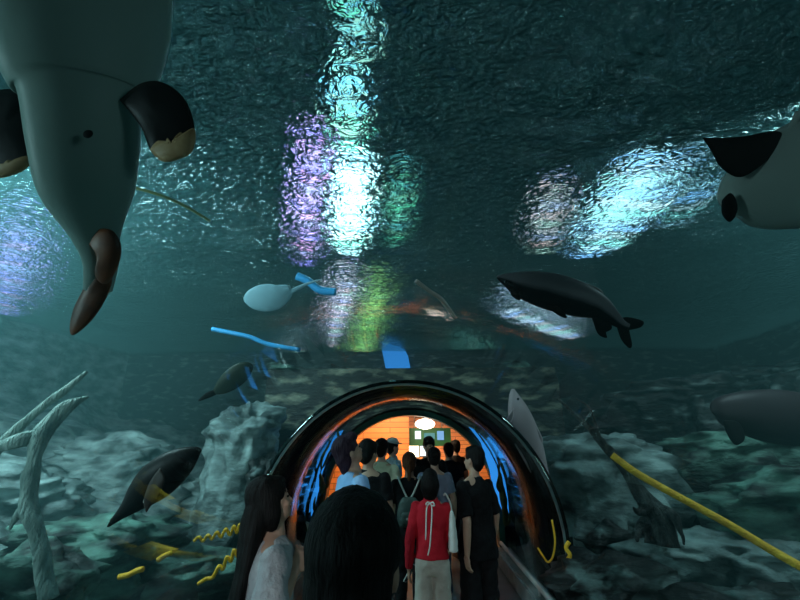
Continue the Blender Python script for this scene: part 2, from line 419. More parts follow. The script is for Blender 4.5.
def water_mat():
    m = bpy.data.materials.new('rippled water surface'); m.use_nodes = True
    nt = m.node_tree; N = nt.nodes; L = nt.links; N.clear()
    tc = N.new('ShaderNodeTexCoord')
    mp = N.new('ShaderNodeMapping'); mp.inputs['Scale'].default_value = (1, 1.35, 1); mp.inputs['Rotation'].default_value = (0, 0, .35)
    L.new(tc.outputs['Object'], mp.inputs[0])
    n1 = N.new('ShaderNodeTexNoise'); n1.inputs['Scale'].default_value = 6.5; n1.inputs['Detail'].default_value = 2.6; n1.inputs['Distortion'].default_value = 1.4
    n2 = N.new('ShaderNodeTexNoise'); n2.inputs['Scale'].default_value = .9; n2.inputs['Detail'].default_value = 2; n2.inputs['Distortion'].default_value = .6
    for n in (n1, n2): L.new(mp.outputs[0], n.inputs['Vector'])
    b2 = N.new('ShaderNodeBump'); b2.inputs['Distance'].default_value = .5; b2.inputs['Strength'].default_value = .35
    L.new(n2.outputs['Fac'], b2.inputs['Height'])
    b1 = N.new('ShaderNodeBump'); b1.inputs['Distance'].default_value = .24; b1.inputs['Strength'].default_value = 1.0
    L.new(n1.outputs['Fac'], b1.inputs['Height']); L.new(b2.outputs[0], b1.inputs['Normal'])
    rf = N.new('ShaderNodeBsdfRefraction'); rf.inputs['IOR'].default_value = 1.10; rf.inputs['Roughness'].default_value = .0
    rf.inputs['Color'].default_value = (.75,.95,.95,1)
    df = N.new('ShaderNodeBsdfDiffuse'); df.inputs['Color'].default_value = (.12,.32,.34,1)
    gl = N.new('ShaderNodeBsdfGlossy'); gl.inputs['Roughness'].default_value = .08; gl.inputs['Color'].default_value = (.7,.9,.9,1)
    for s in (rf, df, gl): L.new(b1.outputs[0], s.inputs['Normal'])
    m1 = N.new('ShaderNodeMixShader'); m1.inputs[0].default_value = .42; L.new(rf.outputs[0], m1.inputs[1]); L.new(df.outputs[0], m1.inputs[2])
    m2 = N.new('ShaderNodeMixShader'); m2.inputs[0].default_value = .12; L.new(m1.outputs[0], m2.inputs[1]); L.new(gl.outputs[0], m2.inputs[2])
    o = N.new('ShaderNodeOutputMaterial'); L.new(m2.outputs[0], o.inputs[0])
    return m
bm = bmesh.new(); nx, ny = 180, 140; g = []
for i in range(nx+1):
    row = []
    for j in range(ny+1):
        x = TX0+(TX1-TX0)*i/nx; y = TY0+(TY1-TY0)*j/ny
        row.append(bm.verts.new((x, y, ZS+.05*noise.noise(Vector((x*.9, y*.9, 0)))+.02*noise.noise(Vector((x*2.5, y*2.5, 4))))))
    g.append(row)
for i in range(nx):
    for j in range(ny): bm.faces.new((g[i][j], g[i][j+1], g[i+1][j+1], g[i+1][j]))   # facing down
me = bpy.data.meshes.new('water_surface'); bm.to_mesh(me); bm.free()
for p_ in me.polygons: p_.use_smooth = True
me.materials.append(water_mat())
ws = bpy.data.objects.new('water_surface', me); COL.objects.link(ws); ws['kind'] = 'structure'

# ---- the water itself: a thin haze filling the tank round the tunnel
VOL = True
if VOL:
    bm = bmesh.new(); box(bm, (TX0, TY0, -.1), (TX1, TY1, ZS-.1))
    me = bpy.data.meshes.new('water'); bm.to_mesh(me); bm.free()
    wo = bpy.data.objects.new('water', me); COL.objects.link(wo)
    cuts = []
    bm = bmesh.new(); pr = [(x, z) for x, z in arch(R+.07, -.5)]
    A = [bm.verts.new((x, TY0-1, z)) for x, z in pr]; B = [bm.verts.new((x, 7.4, z)) for x, z in pr]; n = len(pr)
    for i in range(n): bm.faces.new((A[i], A[(i+1)%n], B[(i+1)%n], B[i]))
    bm.faces.new(A); bm.faces.new(B[::-1]); bmesh.ops.recalc_face_normals(bm, faces=bm.faces)
    m2 = bpy.data.meshes.new('c'); bm.to_mesh(m2); bm.free(); cuts.append(bpy.data.objects.new('c', m2))
    bm = bmesh.new(); box(bm, (RX0-.12, 7.19, -.6), (RX1+.12, RY1+.12, RZ+.12))
    m3 = bpy.data.meshes.new('c'); bm.to_mesh(m3); bm.free(); cuts.append(bpy.data.objects.new('c', m3))
    for c_ in cuts:
        COL.objects.link(c_); md = wo.modifiers.new('b', 'BOOLEAN'); md.operation = 'DIFFERENCE'; md.solver = 'EXACT'; md.object = c_
    dg = bpy.context.evaluated_depsgraph_get(); dg.update()
    nm = bpy.data.meshes.new_from_object(wo.evaluated_get(dg)); wo.modifiers.clear(); wo.data = nm
    for c_ in cuts: bpy.data.objects.remove(c_)
    m = bpy.data.materials.new('hazy water'); m.use_nodes = True; nt = m.node_tree; nt.nodes.clear()
    pv = nt.nodes.new('ShaderNodeVolumeScatter'); pv.inputs['Color'].default_value = (.35,.85,.88,1); pv.inputs['Density'].default_value = .030
    pv.inputs['Anisotropy'].default_value = .2
    o = nt.nodes.new('ShaderNodeOutputMaterial'); nt.links.new(pv.outputs[0], o.inputs['Volume'])
    nm.materials.clear(); nm.materials.append(m); wo['kind'] = 'structure'

# ------------------------------------------------------------------ luminaires above the water
NW = 1.10
def above(px, py, zl):
    d = ray(px, py).normalized(); p = CAM + d*((ZS-CAM.z)/d.z)
    h = math.hypot(d.x, d.y)/NW; vz = math.sqrt(1-h*h); k = h/math.hypot(d.x, d.y)
    q = Vector((d.x*k, d.y*k, vz)); return p + q*((zl-ZS)/vz)
LAMPS = [  # pixel from, pixel to, width m, colour, strength, label
 ((350, 245), (352, 160), .85, (.50,.95,1.0), 9, 'brightest cyan-white lamp seen through the ripples overhead'),
 ((352, 140), (348, 60), .50, (.35,.9,.85), 3.5, 'turquoise lamp overhead, just nearer than the cyan-white one'),
 ((365, 50), (345, -20), .35, (.3,.8,.75), 2.0, 'turquoise lamp at the top edge of the picture'),
 ((303, 255), (316, 135), .42, (.62,.42,1.0), 4.5, 'violet lamp overhead left of the cyan-white one'),
 ((392, 240), (405, 170), .30, (.2,.75,.55), 1.6, 'narrow sea-green lamp right of the cyan-white one'),
 ((330, 345), (350, 275), .5, (.80,.75,1.0), 3.0, 'pale lilac lamp beyond the violet one'),
 ((352, 385), (380, 285), .9, (.40,.85,.25), 1.8, 'grass-green lamp over the tunnel axis'),
 ((590, 250), (655, 165), 1.3, (.45,.82,1.0), 3.6, 'broad pale blue lamp over the right side of the tank'),
 ((672, 215), (700, 165), .6, (.35,.7,.9), 1.8, 'dimmer blue lamp right of the broad pale blue one'),
 ((540, 245), (560, 190), .6, (.75,.75,.85), 1.6, 'dim greyish lamp left of the broad pale blue one'),
 ((575, 335), (505, 305), .9, (.6,.8,1.0), 3.2, 'cool white lamp beyond the fork-tailed fish'),
 ((5, 310), (20, 215), .7, (.42,.38,1.0), 2.6, 'violet-blue lamp over the far left of the tank'),
 ((500, 375), (455, 350), .8, (.25,.75,.65), 1.6, 'dim green-teal lamp right of the tunnel axis'),
 ((285, 375), (300, 345), .6, (.6,.75,.9), 1.0, 'dim grey-white lamp low over the left of the tunnel'),
]
HOUS = pmat('lamp housing', (.03,.03,.03), rough=.5)
for i, (a, b, w, colr, s, lab) in enumerate(LAMPS):
    zl = 7.55 if i in (3, 8) else 7.0
    A, B = above(*a, zl), above(*b, zl); d = B-A; L_ = max(d.length, .4); mid = (A+B)/2
    t = thing('pool_lamp', lab, 'lamp', mid, math.atan2(d.y, d.x))
    bm = bmesh.new(); box(bm, (-L_/2-.05, -w/2-.05, .02), (L_/2+.05, w/2+.05, .12)); obj('housing', bm, HOUS, t, smooth=False)
    nb = max(4, int(L_/.30)); ems = [emat('lamp light %d %d' % (i, j), tuple(min(1.2, a*b) for a, b in zip(colr, tn)), s*1.3) for j, tn in enumerate(((1,1,1), (.7,1.1,.85), (1.25,.9,.8), (.65,.8,1.2)))]
    for k in range(nb):
        f_ = .45+.55*math.sin(PI*(k+.5)/nb)**.6; a_, b_ = -w/2*f_*random.uniform(.55, 1), w/2*f_*random.uniform(.55, 1)
        x = -L_/2+(k+.5)*L_/nb; bm = bmesh.new(); box(bm, (x-L_/nb*.33, a_, -.02), (x+L_/nb*.33, b_, .02)); obj('tube', bm, ems[(k*5+i)%4], t, smooth=False)
    for xx in (-L_/3, L_/3):
        bm = bmesh.new(); frust(bm, (xx, 0, .1), (xx, 0, 9-zl), .015, .015, cap=False); obj('hanger', bm, HOUS, t)
bm = bmesh.new(); box(bm, (-14, -6, 9), (14, 22, 9.2)); struct('ceiling_hall', bm, pmat('hall ceiling', (.02,.04,.04), rough=.9))

# ------------------------------------------------------------------ blue lit strips hugging the tunnel mouth
BLUE = emat('blue lit backdrop', (.03,.27,.80), .95)
def strip(outl, Y, label, th=.05, mat=None):
    bm = bmesh.new(); A = [bm.verts.new(atY(x, y, Y)) for x, y in outl]; f = bm.faces.new(A)
    r = bmesh.ops.extrude_face_region(bm, geom=[f]); 
    for v in r['geom']:
        if isinstance(v, bmesh.types.BMVert): v.co.y += th
    bmesh.ops.triangulate(bm, faces=bm.faces)
    o = obj('light_panel', bm, mat or BLUE, smooth=False); recentre(o); return props(o, label, 'light panel')
strip([(326,420),(335,421),(332,436),(326,452),(321,470),(318,492),(311,508),(305,516),(303,500),(309,486),(311,466),(316,446),(318,430)], 7.05, 'tallest bright blue lit panel beside the left of the tunnel mouth')
strip([(314,424),(318,436),(312,452),(308,470),(306,484),(301,497),(302,512),(292,516),(290,502),(296,486),(300,470),(306,450),(309,434)], 7.02, 'wavy blue lit panel just left of the tallest one')
strip([(285,458),(290,470),(294,484),(290,500),(286,512),(279,508),(281,488),(283,472)], 7.0, 'small blue lit panel low down, leftmost by the tunnel mouth')
strip([(474,420),(481,421),(490,440),(497,460),(500,482),(502,510),(498,512),(493,488),(490,470),(483,448)], 7.05, 'long curved blue lit panel hugging the right of the tunnel mouth')
strip([(487,424),(496,434),(505,452),(511,474),(512,498),(513,520),(508,512),(505,490),(502,470),(494,446)], 7.02, 'tall blue lit panel just right of the long curved one')
strip([(497,412),(507,424),(516,444),(521,466),(519,480),(514,478),(511,456),(503,434)], 6.9, 'narrow blue lit panel high up, rightmost by the tunnel mouth')
strip([(384,328),(400,340),(408,356),(412,376),(388,380),(382,350)], 14.6, 'blue lit opening high in the far tank wall over the tunnel')

# ------------------------------------------------------------------ rocks
def rock(px, py, t, sz, mat, label, seed, rz=0, sub=5, lay=.16, base=-.12):
    c = P(px, py, t); bm = bmesh.new(); bmesh.ops.create_icosphere(bm, subdivisions=sub, radius=1)
    rt = Matrix.Rotation(rz, 3, 'Z')
    for v in bm.verts:
        p = v.co.copy(); q = p*1.1+Vector((seed*3.1, seed, 0))
        r = 1+.5*noise.noise(q)+.25*noise.noise(q*2.3)+.12*noise.noise(q*5)
        p = Vector((p.x*r*sz[0], p.y*r*sz[1], p.z*r*sz[2]))
        zz = p.z/lay+noise.noise(p*1.5+Vector((seed,0,0)))*1.2; k = math.floor(zz); f = zz-k
        inset = 1-.16*(1-abs(2*f-1))**.7
        p.x *= inset; p.y *= inset
        p += p.normalized()*.05*noise.noise(p*6)
        v.co = rt @ p
    k_ = max(.3, (c.z-base)/sz[2])            # its foot reaches down to the bed
    for v in bm.verts:
        if v.co.z < 0: v.co.z *= k_
        v.co.z = max(v.co.z, base-c.z)
    me_min = min(v.co.z for v in bm.verts)
    for v in bm.verts: v.co.z -= me_min
    o = obj('rock', bm, mat); o.location = (c.x, c.y, c.z+me_min)
    return props(o, label, 'rock')
RK = [
 (600,470,5.2,(.95,.8,.42),ROCK3,'rock shelf with a pale top left of where the yellow rope starts',0.2),
 (735,452,5.6,(1.3,.8,.30),ROCK2,'long mossy ledge behind the yellow rope on the right',0.3),
 (790,500,4.2,(.9,.7,.28),ROCK2,'green-patched dark rock at the right picture edge under the rope',-.2),
 (608,540,4.7,(.6,.4,.30),ROCK,'dark sloping rock between the kerb and the driftwood root',0.5),
 (740,555,4.0,(1.0,.6,.26),ROCK3,'flat grey-topped slab below the yellow rope',0.1),
 (610,590,3.3,(.45,.45,.26),ROCK,'black rock low down right of the kerb',0.9),
 (760,620,2.9,(.6,.4,.2),ROCK,'dark rock in the bottom right corner',0.0),
 (640,428,8.6,(1.2,.8,.45),ROCK,'distant rock ridge above the right kerb',0.0),
 (700,405,7.5,(1.6,1.0,.45),ROCK,'long dark ridge under the surface on the right',0.2),
 (795,385,7.6,(1.3,1.0,.45),ROCK,'black rock head at the right picture edge under the surface',0.4),
 (552,490,5.8,(.35,.6,.55),ROCK3,'dark rock just outside the right glass by the blue panels',0.2),
 (250,440,6.2,(.5,.6,.5),ROCK3,'streaked rock left of the tunnel mouth, above the small blue panel',0.2),
 (268,490,5.6,(.28,.5,.5),ROCK,'tall dark rock left of the small blue panel',0.0),
 (105,545,4.4,(.8,.6,.30),ROCK2,'dark boulder at lower left beneath the black catfish',0.5),
 (20,590,3.2,(.55,.5,.30),ROCK2,'dark rounded rock in the bottom left corner',0.0),
 (175,575,4.6,(.7,.5,.26),ROCK2,'mossy rock under the left yellow ropes',0.2),
 (15,505,5.4,(.9,.7,.55),ROCK3,'pale hazy rock at the left picture edge',0.7),
 (120,470,7.4,(1.2,.8,.5),ROCK3,'pale hazy rock ledge behind the black catfish',0.1),
 (215,500,7.6,(.8,.7,.6),ROCK3,'hazy upright rock left of the long-haired woman',0.1),
]
for i, (px, py, t, sz, m, lab, rz) in enumerate(RK): rock(px, py, t, sz, m, lab, i+1.37, rz)
for i, (px, py, t, sz, m, lab) in enumerate([
  (284,376,7.4,(.42,.25,.20),ROCK2,'mossy rock on the ledge over the tunnel mouth, leftmost'),
  (338,373,7.5,(.40,.25,.16),ROCK,'dark flat rock on the ledge over the tunnel mouth, left of the blue opening'),
  (444,372,7.6,(.50,.25,.17),ROCK,'dark rock on the ledge over the tunnel mouth, right of the blue opening'),
  (518,375,7.4,(.46,.25,.22),ROCK2,'mossy rock on the ledge over the tunnel mouth, rightmost')]):
    rock(px, py, t, sz, m, lab, 30.3+i*1.7, .1, sub=4, base=3.004)

# ------------------------------------------------------------------ ropes
YEL = pmat('yellow rope', (.85,.42,.015), (1.0,.58,.03), rough=.6, scale=14, bump=.5, bscale=40)
def rope(pts, r, label, name='rope', mat=None, cat='rope'):
    bm = bmesh.new(); tube(bm, [P(*q) for q in pts], r, 10, 6)
    o = recentre(obj(name, bm, mat or YEL)); return props(o, label, cat)
rope([(612,455,3.9),(632,470,3.8),(650,481,3.75),(690,503,3.6),(730,525,3.45),(768,548,3.3),(810,572,3.1)], .034, 'thick yellow rope slanting down to the right picture edge')
rope([(538,548,3.6),(543,556,3.6),(548,562,3.6),(553,556,3.6),(555,540,3.62),(552,520,3.64)], .009, 'thin yellow cord hooked in a loop right of the kerb')
rope([(569,542,3.5),(566,548,3.5),(570,555,3.48),(567,562,3.48),(571,568,3.48)], .018, 'short knotted yellow rope end right of the looped cord')
zz = [(194,541),(199,537),(203,541),(208,535),(212,539),(217,532),(221,537),(226,529),(230,535),(234,526),(237,533),(240,524),(243,535)]  # zigzags put the ripples' refraction into the rope's shape
rope([(x, y, 3.6) for x, y in zz], .013, 'upper ripple-bent zigzag yellow rope left of the long-haired woman')
zz = [(198,584),(206,579),(213,577),(219,566),(223,569),(227,557),(231,561),(234,550),(238,556),(242,545)]
rope([(x, y, 3.4) for x, y in zz], .015, 'lower ripple-bent zigzag yellow rope left of the long-haired woman')
rope([(119,577,3.3),(128,575,3.3),(136,571,3.3),(143,569,3.3)], .022, 'short yellow rope piece under the black catfish, leftmost')
rope([(158,560,3.4),(164,556,3.4),(171,553,3.4)], .021, 'shortest yellow rope piece, between the leftmost piece and the zigzags')
rope([(132,187,4.0),(160,195,4.1),(185,206,4.3),(210,221,4.5)], .016, 'olive yellow hose under the surface right of the giant pale fish', 'hose', pmat('olive hose', (.18,.2,.05), rough=.5), 'hose')
rope([(416,281,4.8),(428,290,4.9),(440,298,5.0),(448,308,5.1),(455,318,5.2)], .026, 'thin brownish twig floating above the tunnel, pointing right', 'twig', pmat('twig brown', (.22,.2,.17), rough=.7), 'twig')
CYB = pmat('cyan blue', (.03,.30,.65), (.05,.40,.8), rough=.4, emit=None)
rope([(212,329,5.4),(232,333,5.4),(250,337,5.4),(268,344,5.4),(300,350,5.4)], .030, 'bright blue reflected streak, built as a ribbon, on the left', 'cord', CYB, 'cord')  # a reflection streak modelled as a solid blue tube
rope([(297,276,6.0),(308,281,6.0),(320,290,6.0),(336,292,6.0)], .06, 'short blue strap under the violet lamp', 'strap', CYB, 'strap')

KELP = pmat('dark green weed', (.012,.03,.010), (.05,.08,.02), rough=.7, scale=9)
for i, (pts, lab) in enumerate((
   ([(297,530),(300,505),(309,470),(316,448),(325,424)], 'dark green weed stem between the two tall left blue panels'),
   ([(283,525),(288,500),(292,480),(290,455),(300,435)], 'dark green weed stem in front of the leftmost blue panel'),
   ([(318,515),(323,492),(321,470),(329,450),(334,432)], 'dark green weed stem over the tallest left blue panel'),
   ([(507,525),(503,495),(499,470),(490,445),(480,424)], 'dark green weed stem between the long curved and the tall right blue panels'),
   ([(519,522),(514,500),(514,478),(505,450),(495,425)], 'dark green weed stem in front of the rightmost blue panels'))):
    Yk = 6.93-.02*i
    t = thing('seaweed', lab, 'seaweed', atY(*pts[0], Yk)); b0 = t.location.copy()
    bm = bmesh.new(); tube(bm, [atY(a, b, Yk)-b0 for a, b in pts], [.035,.05,.03,.045,.012], 8); 
    for v in bm.verts: v.co += .03*noise.noise_vector(v.co*9+Vector((i,0,0)))
    obj('stem', bm, KELP, t)
    for k in range(5):
        a, b = pts[min(k, 4)]; q = atY(a, b, Yk)-b0; sgn = 1 if (k+i) % 2 else -1
        bm = bmesh.new(); tube(bm, [q, q+Vector((sgn*.07, -.02, .12)), q+Vector((sgn*.05, -.03, .26))], [.02, .03, .005], 8, up=(0,1,.01)); obj('leaf', bm, KELP, t)
# ------------------------------------------------------------------ driftwood
BARK = pmat('dark driftwood', (.018,.02,.02), (.08,.09,.085), rough=.8, scale=6, bump=1, stretch=(3,3,1))
PALEW = pmat('pale driftwood', (.16,.24,.22), (.36,.47,.43), rough=.8, scale=6, bump=.8, stretch=(3,3,1))
def wood(name, main, branches, mat, label, cat='driftwood'):
    pts = [P(*q[:3]) for q in main]; base = pts[-1].copy()
    t = thing(name, label, cat, base)
    bm = bmesh.new(); tube(bm, [p-base for p in pts], [q[3] for q in main], 12, 6)
    for v in bm.verts: v.co += .02*noise.noise_vector(v.co*6)
    obj('trunk', bm, mat, t)
    for br in branches:
        bm = bmesh.new(); tube(bm, [P(*q[:3])-base for q in br], [q[3] for q in br], 10, 5)
        for v in bm.verts: v.co += .012*noise.noise_vector(v.co*9)
        obj('branch', bm, mat, t)
wood('driftwood_root', [(556,398,4.2,.010),(590,430,4.1,.035),(618,460,4.0,.05),(638,490,3.9,.07),(655,515,3.8,.12),(662,545,3.7,.14)],
     [[(655,510,3.8,.07),(672,515,3.7,.05),(682,535,3.6,.02),(684,545,3.6,.008)], [(650,505,3.8,.06),(640,512,3.7,.035),(634,508,3.65,.01)],
      [(652,515,3.8,.06),(640,528,3.7,.04),(637,541,3.6,.012)], [(640,488,3.9,.03),(652,500,3.8,.03),(660,512,3.8,.02)], [(600,440,4.05,.02),(590,410,4.1,.012),(575,398,4.2,.005)]],
     BARK, 'dark driftwood root with claw-like ends below the thick yellow rope')
wood('driftwood_branch', [(88,372,3.4,.012),(62,392,3.3,.03),(30,418,3.2,.035),(0,446,3.1,.04),(-20,470,3.1,.04)],
     [], PALEW, 'pale upper branch leaning into the left picture edge')
wood('driftwood_branch', [(88,396,3.3,.010),(66,408,3.2,.05),(44,432,3.1,.065),(34,462,3.0,.05),(28,500,2.9,.06),(40,545,2.8,.05),(48,600,2.7,.06)],
     [[(40,435,3.1,.05),(15,442,3.0,.05),(-10,450,3.0,.03)], [(30,500,2.9,.04),(14,520,2.9,.02),(10,530,2.9,.008)]], PALEW,
     'pale thick forked branch hanging down at the lower left', )

# ------------------------------------------------------------------ fish
PALE = tone_mat('pale belly skin', (.05,.07,.07), (.24,.34,.31), .2, .5)
DFIN = pmat('black fin', (.003,.003,.003), (.008,.007,.007), rough=.8, spec=.1, scale=10)
TFIN = tone_mat('black fin with tan tips', (.006,.005,.005), (.012,.009,.007), .7, .95, nz=.5)
f = Fish('giant_catfish', 'giant pale-bellied fish gliding overhead at upper left', 'fish',
  [(72,-130,1.25,20),(72,-110,1.25,60),(74,-60,1.25,84),(78,0,1.25,82),(80,40,1.25,74),(82,85,1.25,60),(84,100,1.25,50),(86,150,1.28,45),(88,195,1.31,38),(96,235,1.34,21),(101,262,1.37,15),(98,290,1.40,12)],
  .55, PALE, ta=PI/2)
f.fin('pelvic_fin', [(120,100,1.24),(140,84,1.22),(162,82,1.22),(184,98,1.22),(194,125,1.22),(190,148,1.22),(166,160,1.22),(152,152,1.22),(140,125,1.23)], TFIN, .03)
f.fin('pelvic_fin', [(40,98,1.24),(20,90,1.22),(0,90,1.22),(-22,100,1.22),(-32,128,1.22),(-28,158,1.22),(-4,176,1.22),(28,162,1.22),(36,130,1.23)], TFIN, .03)
TAN = pmat('tan fin fringe', (.35,.20,.08), (.5,.33,.16), rough=.6, scale=20)
for fr in ([(150,150,1.215),(158,141,1.215),(164,150,1.215),(168,138,1.215),(174,148,1.215),(182,132,1.215),(186,143,1.215),(194,128,1.215),(195,142,1.215),(188,155,1.215),(164,162,1.215)],
           [(34,160,1.215),(28,156,1.215),(20,164,1.215),(10,160,1.215),(2,168,1.215),(-8,166,1.215),(-4,178,1.215),(20,172,1.215)]):
    f.fin('fin_fringe', fr, TAN, .036, 'ragged tan fringe of the black fin')
REDT = pmat('rust tail', (.03,.012,.008), (.20,.06,.02), rough=.5, scale=7)
f.fin('anal_fin', [(88,240,1.32),(100,229,1.31),(114,232,1.31),(121,248,1.32),(117,268,1.34),(106,284,1.36),(96,276,1.35),(98,256,1.33)], REDT, .045)
f.fin('tail_fin', [(95,262,1.36),(108,262,1.36),(112,280,1.38),(104,302,1.39),(90,322,1.4),(74,335,1.41),(70,328,1.41),(74,308,1.4),(86,284,1.38)], REDT, .03, 'rust-brown narrow tail fin')
f.ball('vent', 88, 134, 1.165, .014, DFIN, .5)

PALE2 = tone_mat('grey belly skin', (.05,.06,.06), (.22,.26,.24), .2, .5)
g_ = Fish('giant_catfish', 'giant grey-bellied fish entering from the right picture edge', 'fish',
  [(722,205,1.52,10),(738,198,1.5,28),(765,190,1.48,42),(800,178,1.45,56),(850,170,1.42,72),(920,160,1.4,80),(1000,150,1.4,60),(1060,145,1.4,22)], .55, PALE2, ta=PI/2)
g_.fin('pelvic_fin', [(703,138,1.42),(740,137,1.42),(775,131,1.42),(783,140,1.42),(770,158,1.42),(742,177,1.42),(722,168,1.42),(712,152,1.42)], DFIN, .03, 'black ragged-edged fin')
g_.fin('pectoral_fin', [(795,112,1.42),(812,108,1.4),(822,130,1.4),(800,140,1.42),(783,142,1.42)], PALE2, .03)
g_.fin('anal_fin', [(722,200,1.45),(730,193,1.44),(736,200,1.44),(737,212,1.44),(730,222,1.44),(722,214,1.45)], DFIN, .03)

SH = tone_mat('dark back skin', (.006,.007,.008), (.10,.10,.11), .44, .60, nz=.12)
s_ = Fish('shark_catfish', 'grey fork-tailed fish with a dark back swimming left under the surface', 'fish',
  [(497,277,2.55,1.5),(505,279,2.55,6),(520,284,2.55,13),(540,289,2.55,17.5),(560,294,2.55,19),(580,300,2.55,17.5),(598,307,2.55,13),(612,317,2.55,8),(621,324,2.55,5),(628,327,2.55,4)],
  .62, SH, ta=PI)
s_.fin('dorsal_fin', [(570,282,2.55),(585,283,2.55),(600,289,2.55),(603,296,2.55),(588,298,2.55),(574,292,2.55)], pmat('fin grey', (.06,.065,.065), rough=.5), .02)
s_.fin('tail_lobe', [(617,320,2.55),(627,317,2.55),(643,321,2.55),(641,327,2.55),(630,330,2.55),(622,331,2.55)], DFIN, .02)
s_.fin('tail_lobe', [(616,324,2.55),(627,325,2.55),(630,334,2.55),(632,345,2.55),(629,348,2.55),(621,339,2.55)], DFIN, .02)
s_.fin('anal_fin', [(592,318,2.55),(606,316,2.55),(612,328,2.55),(605,333,2.55),(607,338,2.55),(598,334,2.55)], DFIN, .02)
s_.fin('pelvic_fin', [(545,303,2.52),(560,308,2.5),(567,318,2.48),(556,314,2.48)], DFIN, .014)
s_.fin('pectoral_fin', [(508,286,2.5),(518,290,2.48),(520,300,2.46),(512,296,2.47)], DFIN, .014)
s_.ball('eye', 506, 282, 2.5, .012, EYE)

s_ = Fish('catfish', 'black fish with a pale belly stripe diving at lower left', 'fish',
  [(201,450,2.6,1.5),(196,452,2.6,6),(184,460,2.6,13.5),(170,470,2.6,18),(155,482,2.6,19),(142,494,2.6,15),(130,506,2.6,9),(120,515,2.6,5),(112,522,2.6,3)],
  .6, tone_mat('black back skin', (.004,.004,.005), (.03,.03,.03), .5, 1.0, nz=.1), ta=PI*.06)
s_.fin('pectoral_fin', [(160,468,2.42),(165,478,2.4),(160,493,2.4),(150,507,2.4),(146,512,2.4),(144,500,2.4),(150,482,2.41)], pmat('brown fin', (.04,.025,.02), rough=.6), .02)
s_.fin('pelvic_fin', [(150,489,2.41),(146,496,2.4),(143,502,2.4),(146,503,2.4),(151,494,2.4)], pmat('white fin edge', (.5,.48,.45), rough=.5), .012, 'white front edge of the fin')
s_.fin('tail_fin', [(122,507,2.6),(122,516,2.6),(114,524,2.6),(107,527,2.6),(112,518,2.6)], DFIN, .02)
s_.fin('dorsal_fin', [(156,462,2.6),(148,466,2.6),(136,482,2.6),(142,484,2.6)], DFIN, .02)
s_.ball('eye', 188, 463, 2.46, .011, EYE)

s_ = Fish('carp', 'small oval dark green fish on the left', 'fish',
  [(253,366,3.6,2),(248,368,3.6,7),(240,373,3.6,10),(230,381,3.6,10),(221,388,3.6,7),(215,392,3.6,3)], .4, tone_mat('olive skin', (.012,.02,.017), (.04,.06,.045), .3, .7), ta=PI/2)
s_.fin('tail_fin', [(219,388,3.6),(217,394,3.6),(206,399,3.6),(198,401,3.6),(206,393,3.6)], DFIN, .02)
s_.ball('eye', 250, 368, 3.5, .014, EYE)

s_ = Fish('large_catfish', 'dark brown fish lying along the rock at the right picture edge', 'fish',
  [(712,412,4.4,2),(718,411,4.4,12),(735,412,4.4,19),(760,415,4.4,25),(790,418,4.4,27),(830,422,4.4,22),(870,426,4.4,12),(900,430,4.4,5)], .5,
  tone_mat('brown skin', (.020,.014,.016), (.035,.025,.028), .3, .7), ta=PI)
s_.fin('pectoral_fin', [(722,420,4.1),(738,422,4.05),(745,438,4.0),(736,445,4.0),(728,436,4.05)], DFIN, .04)
s_.fin('tail_fin', [(895,425,4.4),(925,405,4.4),(932,430,4.4),(925,455,4.4)], DFIN, .03)

PINK = tone_mat('pinkish skin', (.20,.18,.19), (.48,.38,.40), .3, .8)
s_ = Fish('white_catfish', 'slender pinkish pale fish swimming upwards beside the right glass', 'fish',
  [(513,389,4.6,1.5),(514,396,4.6,5),(518,410,4.6,10),(524,428,4.6,12.5),(531,447,4.6,12),(538,465,4.6,9),(545,482,4.6,5.5),(549,494,4.6,3)], .55, PINK, ta=PI/2)
s_.fin('tail_fin', [(546,487,4.6),(552,488,4.6),(558,502,4.6),(556,512,4.6),(549,500,4.6)], PINK, .02)
s_.fin('dorsal_fin', [(527,420,4.55),(535,424,4.55),(543,440,4.55),(538,444,4.55)], PINK, .02)
s_.fin('pectoral_fin', [(514,408,4.5),(509,414,4.48),(505,424,4.46),(512,421,4.48)], PINK, .02)
s_.ball('eye', 518, 399, 4.52, .014, EYE)

PB = tone_mat('pale blue skin', (.18,.32,.38), (.28,.48,.56), .3, .7)
s_ = Fish('stingray', 'pale blue disc-shaped ray under the surface left of centre', 'ray',
  [(244,300,4.6,2),(250,299,4.6,9),(262,298,4.6,13.5),(275,297,4.6,13),(285,294,4.6,8),(291,290,4.6,3)], .25, PB, ta=PI/2)
s_.fin('wing', [(252,296,4.6),(262,288,4.6),(276,285,4.6),(290,286,4.6),(288,296,4.6),(270,298,4.6)], PB, .03)
s_.fin('tail', [(287,291,4.6),(305,283,4.6),(322,279,4.6),(306,286,4.6),(290,294,4.6)], PB, .015)

# ================================================================== PEOPLE
SKIN = pmat('skin', (.42,.24,.17), (.50,.30,.21), rough=.5, scale=8)
HAIRK = pmat('black hair', (.003,.003,.003), (.007,.006,.006), rough=.6, spec=.15, scale=30, stretch=(3,3,.4), bump=.3, bscale=60)
HAIRB = pmat('brown hair', (.045,.02,.010), (.10,.045,.022), rough=.6, spec=.15, scale=30, stretch=(3,3,.4), bump=.3, bscale=60)
HAIRP = pmat('plum black hair', (.018,.008,.018), (.05,.025,.04), rough=.6, spec=.15, scale=30, stretch=(3,3,.4), bump=.3, bscale=60)
SHOE = pmat('dark shoe', (.01,.01,.01), (.02,.02,.02), rough=.5)
SHOEW = pmat('white shoe', (.5,.5,.5), rough=.5)
LIP = pmat('lip', (.30,.09,.08), rough=.5)
def fab(name, c, c2=None, b=.4): return pmat(name, c, c2, rough=.85, scale=7, bump=b, bscale=11, spec=.2)

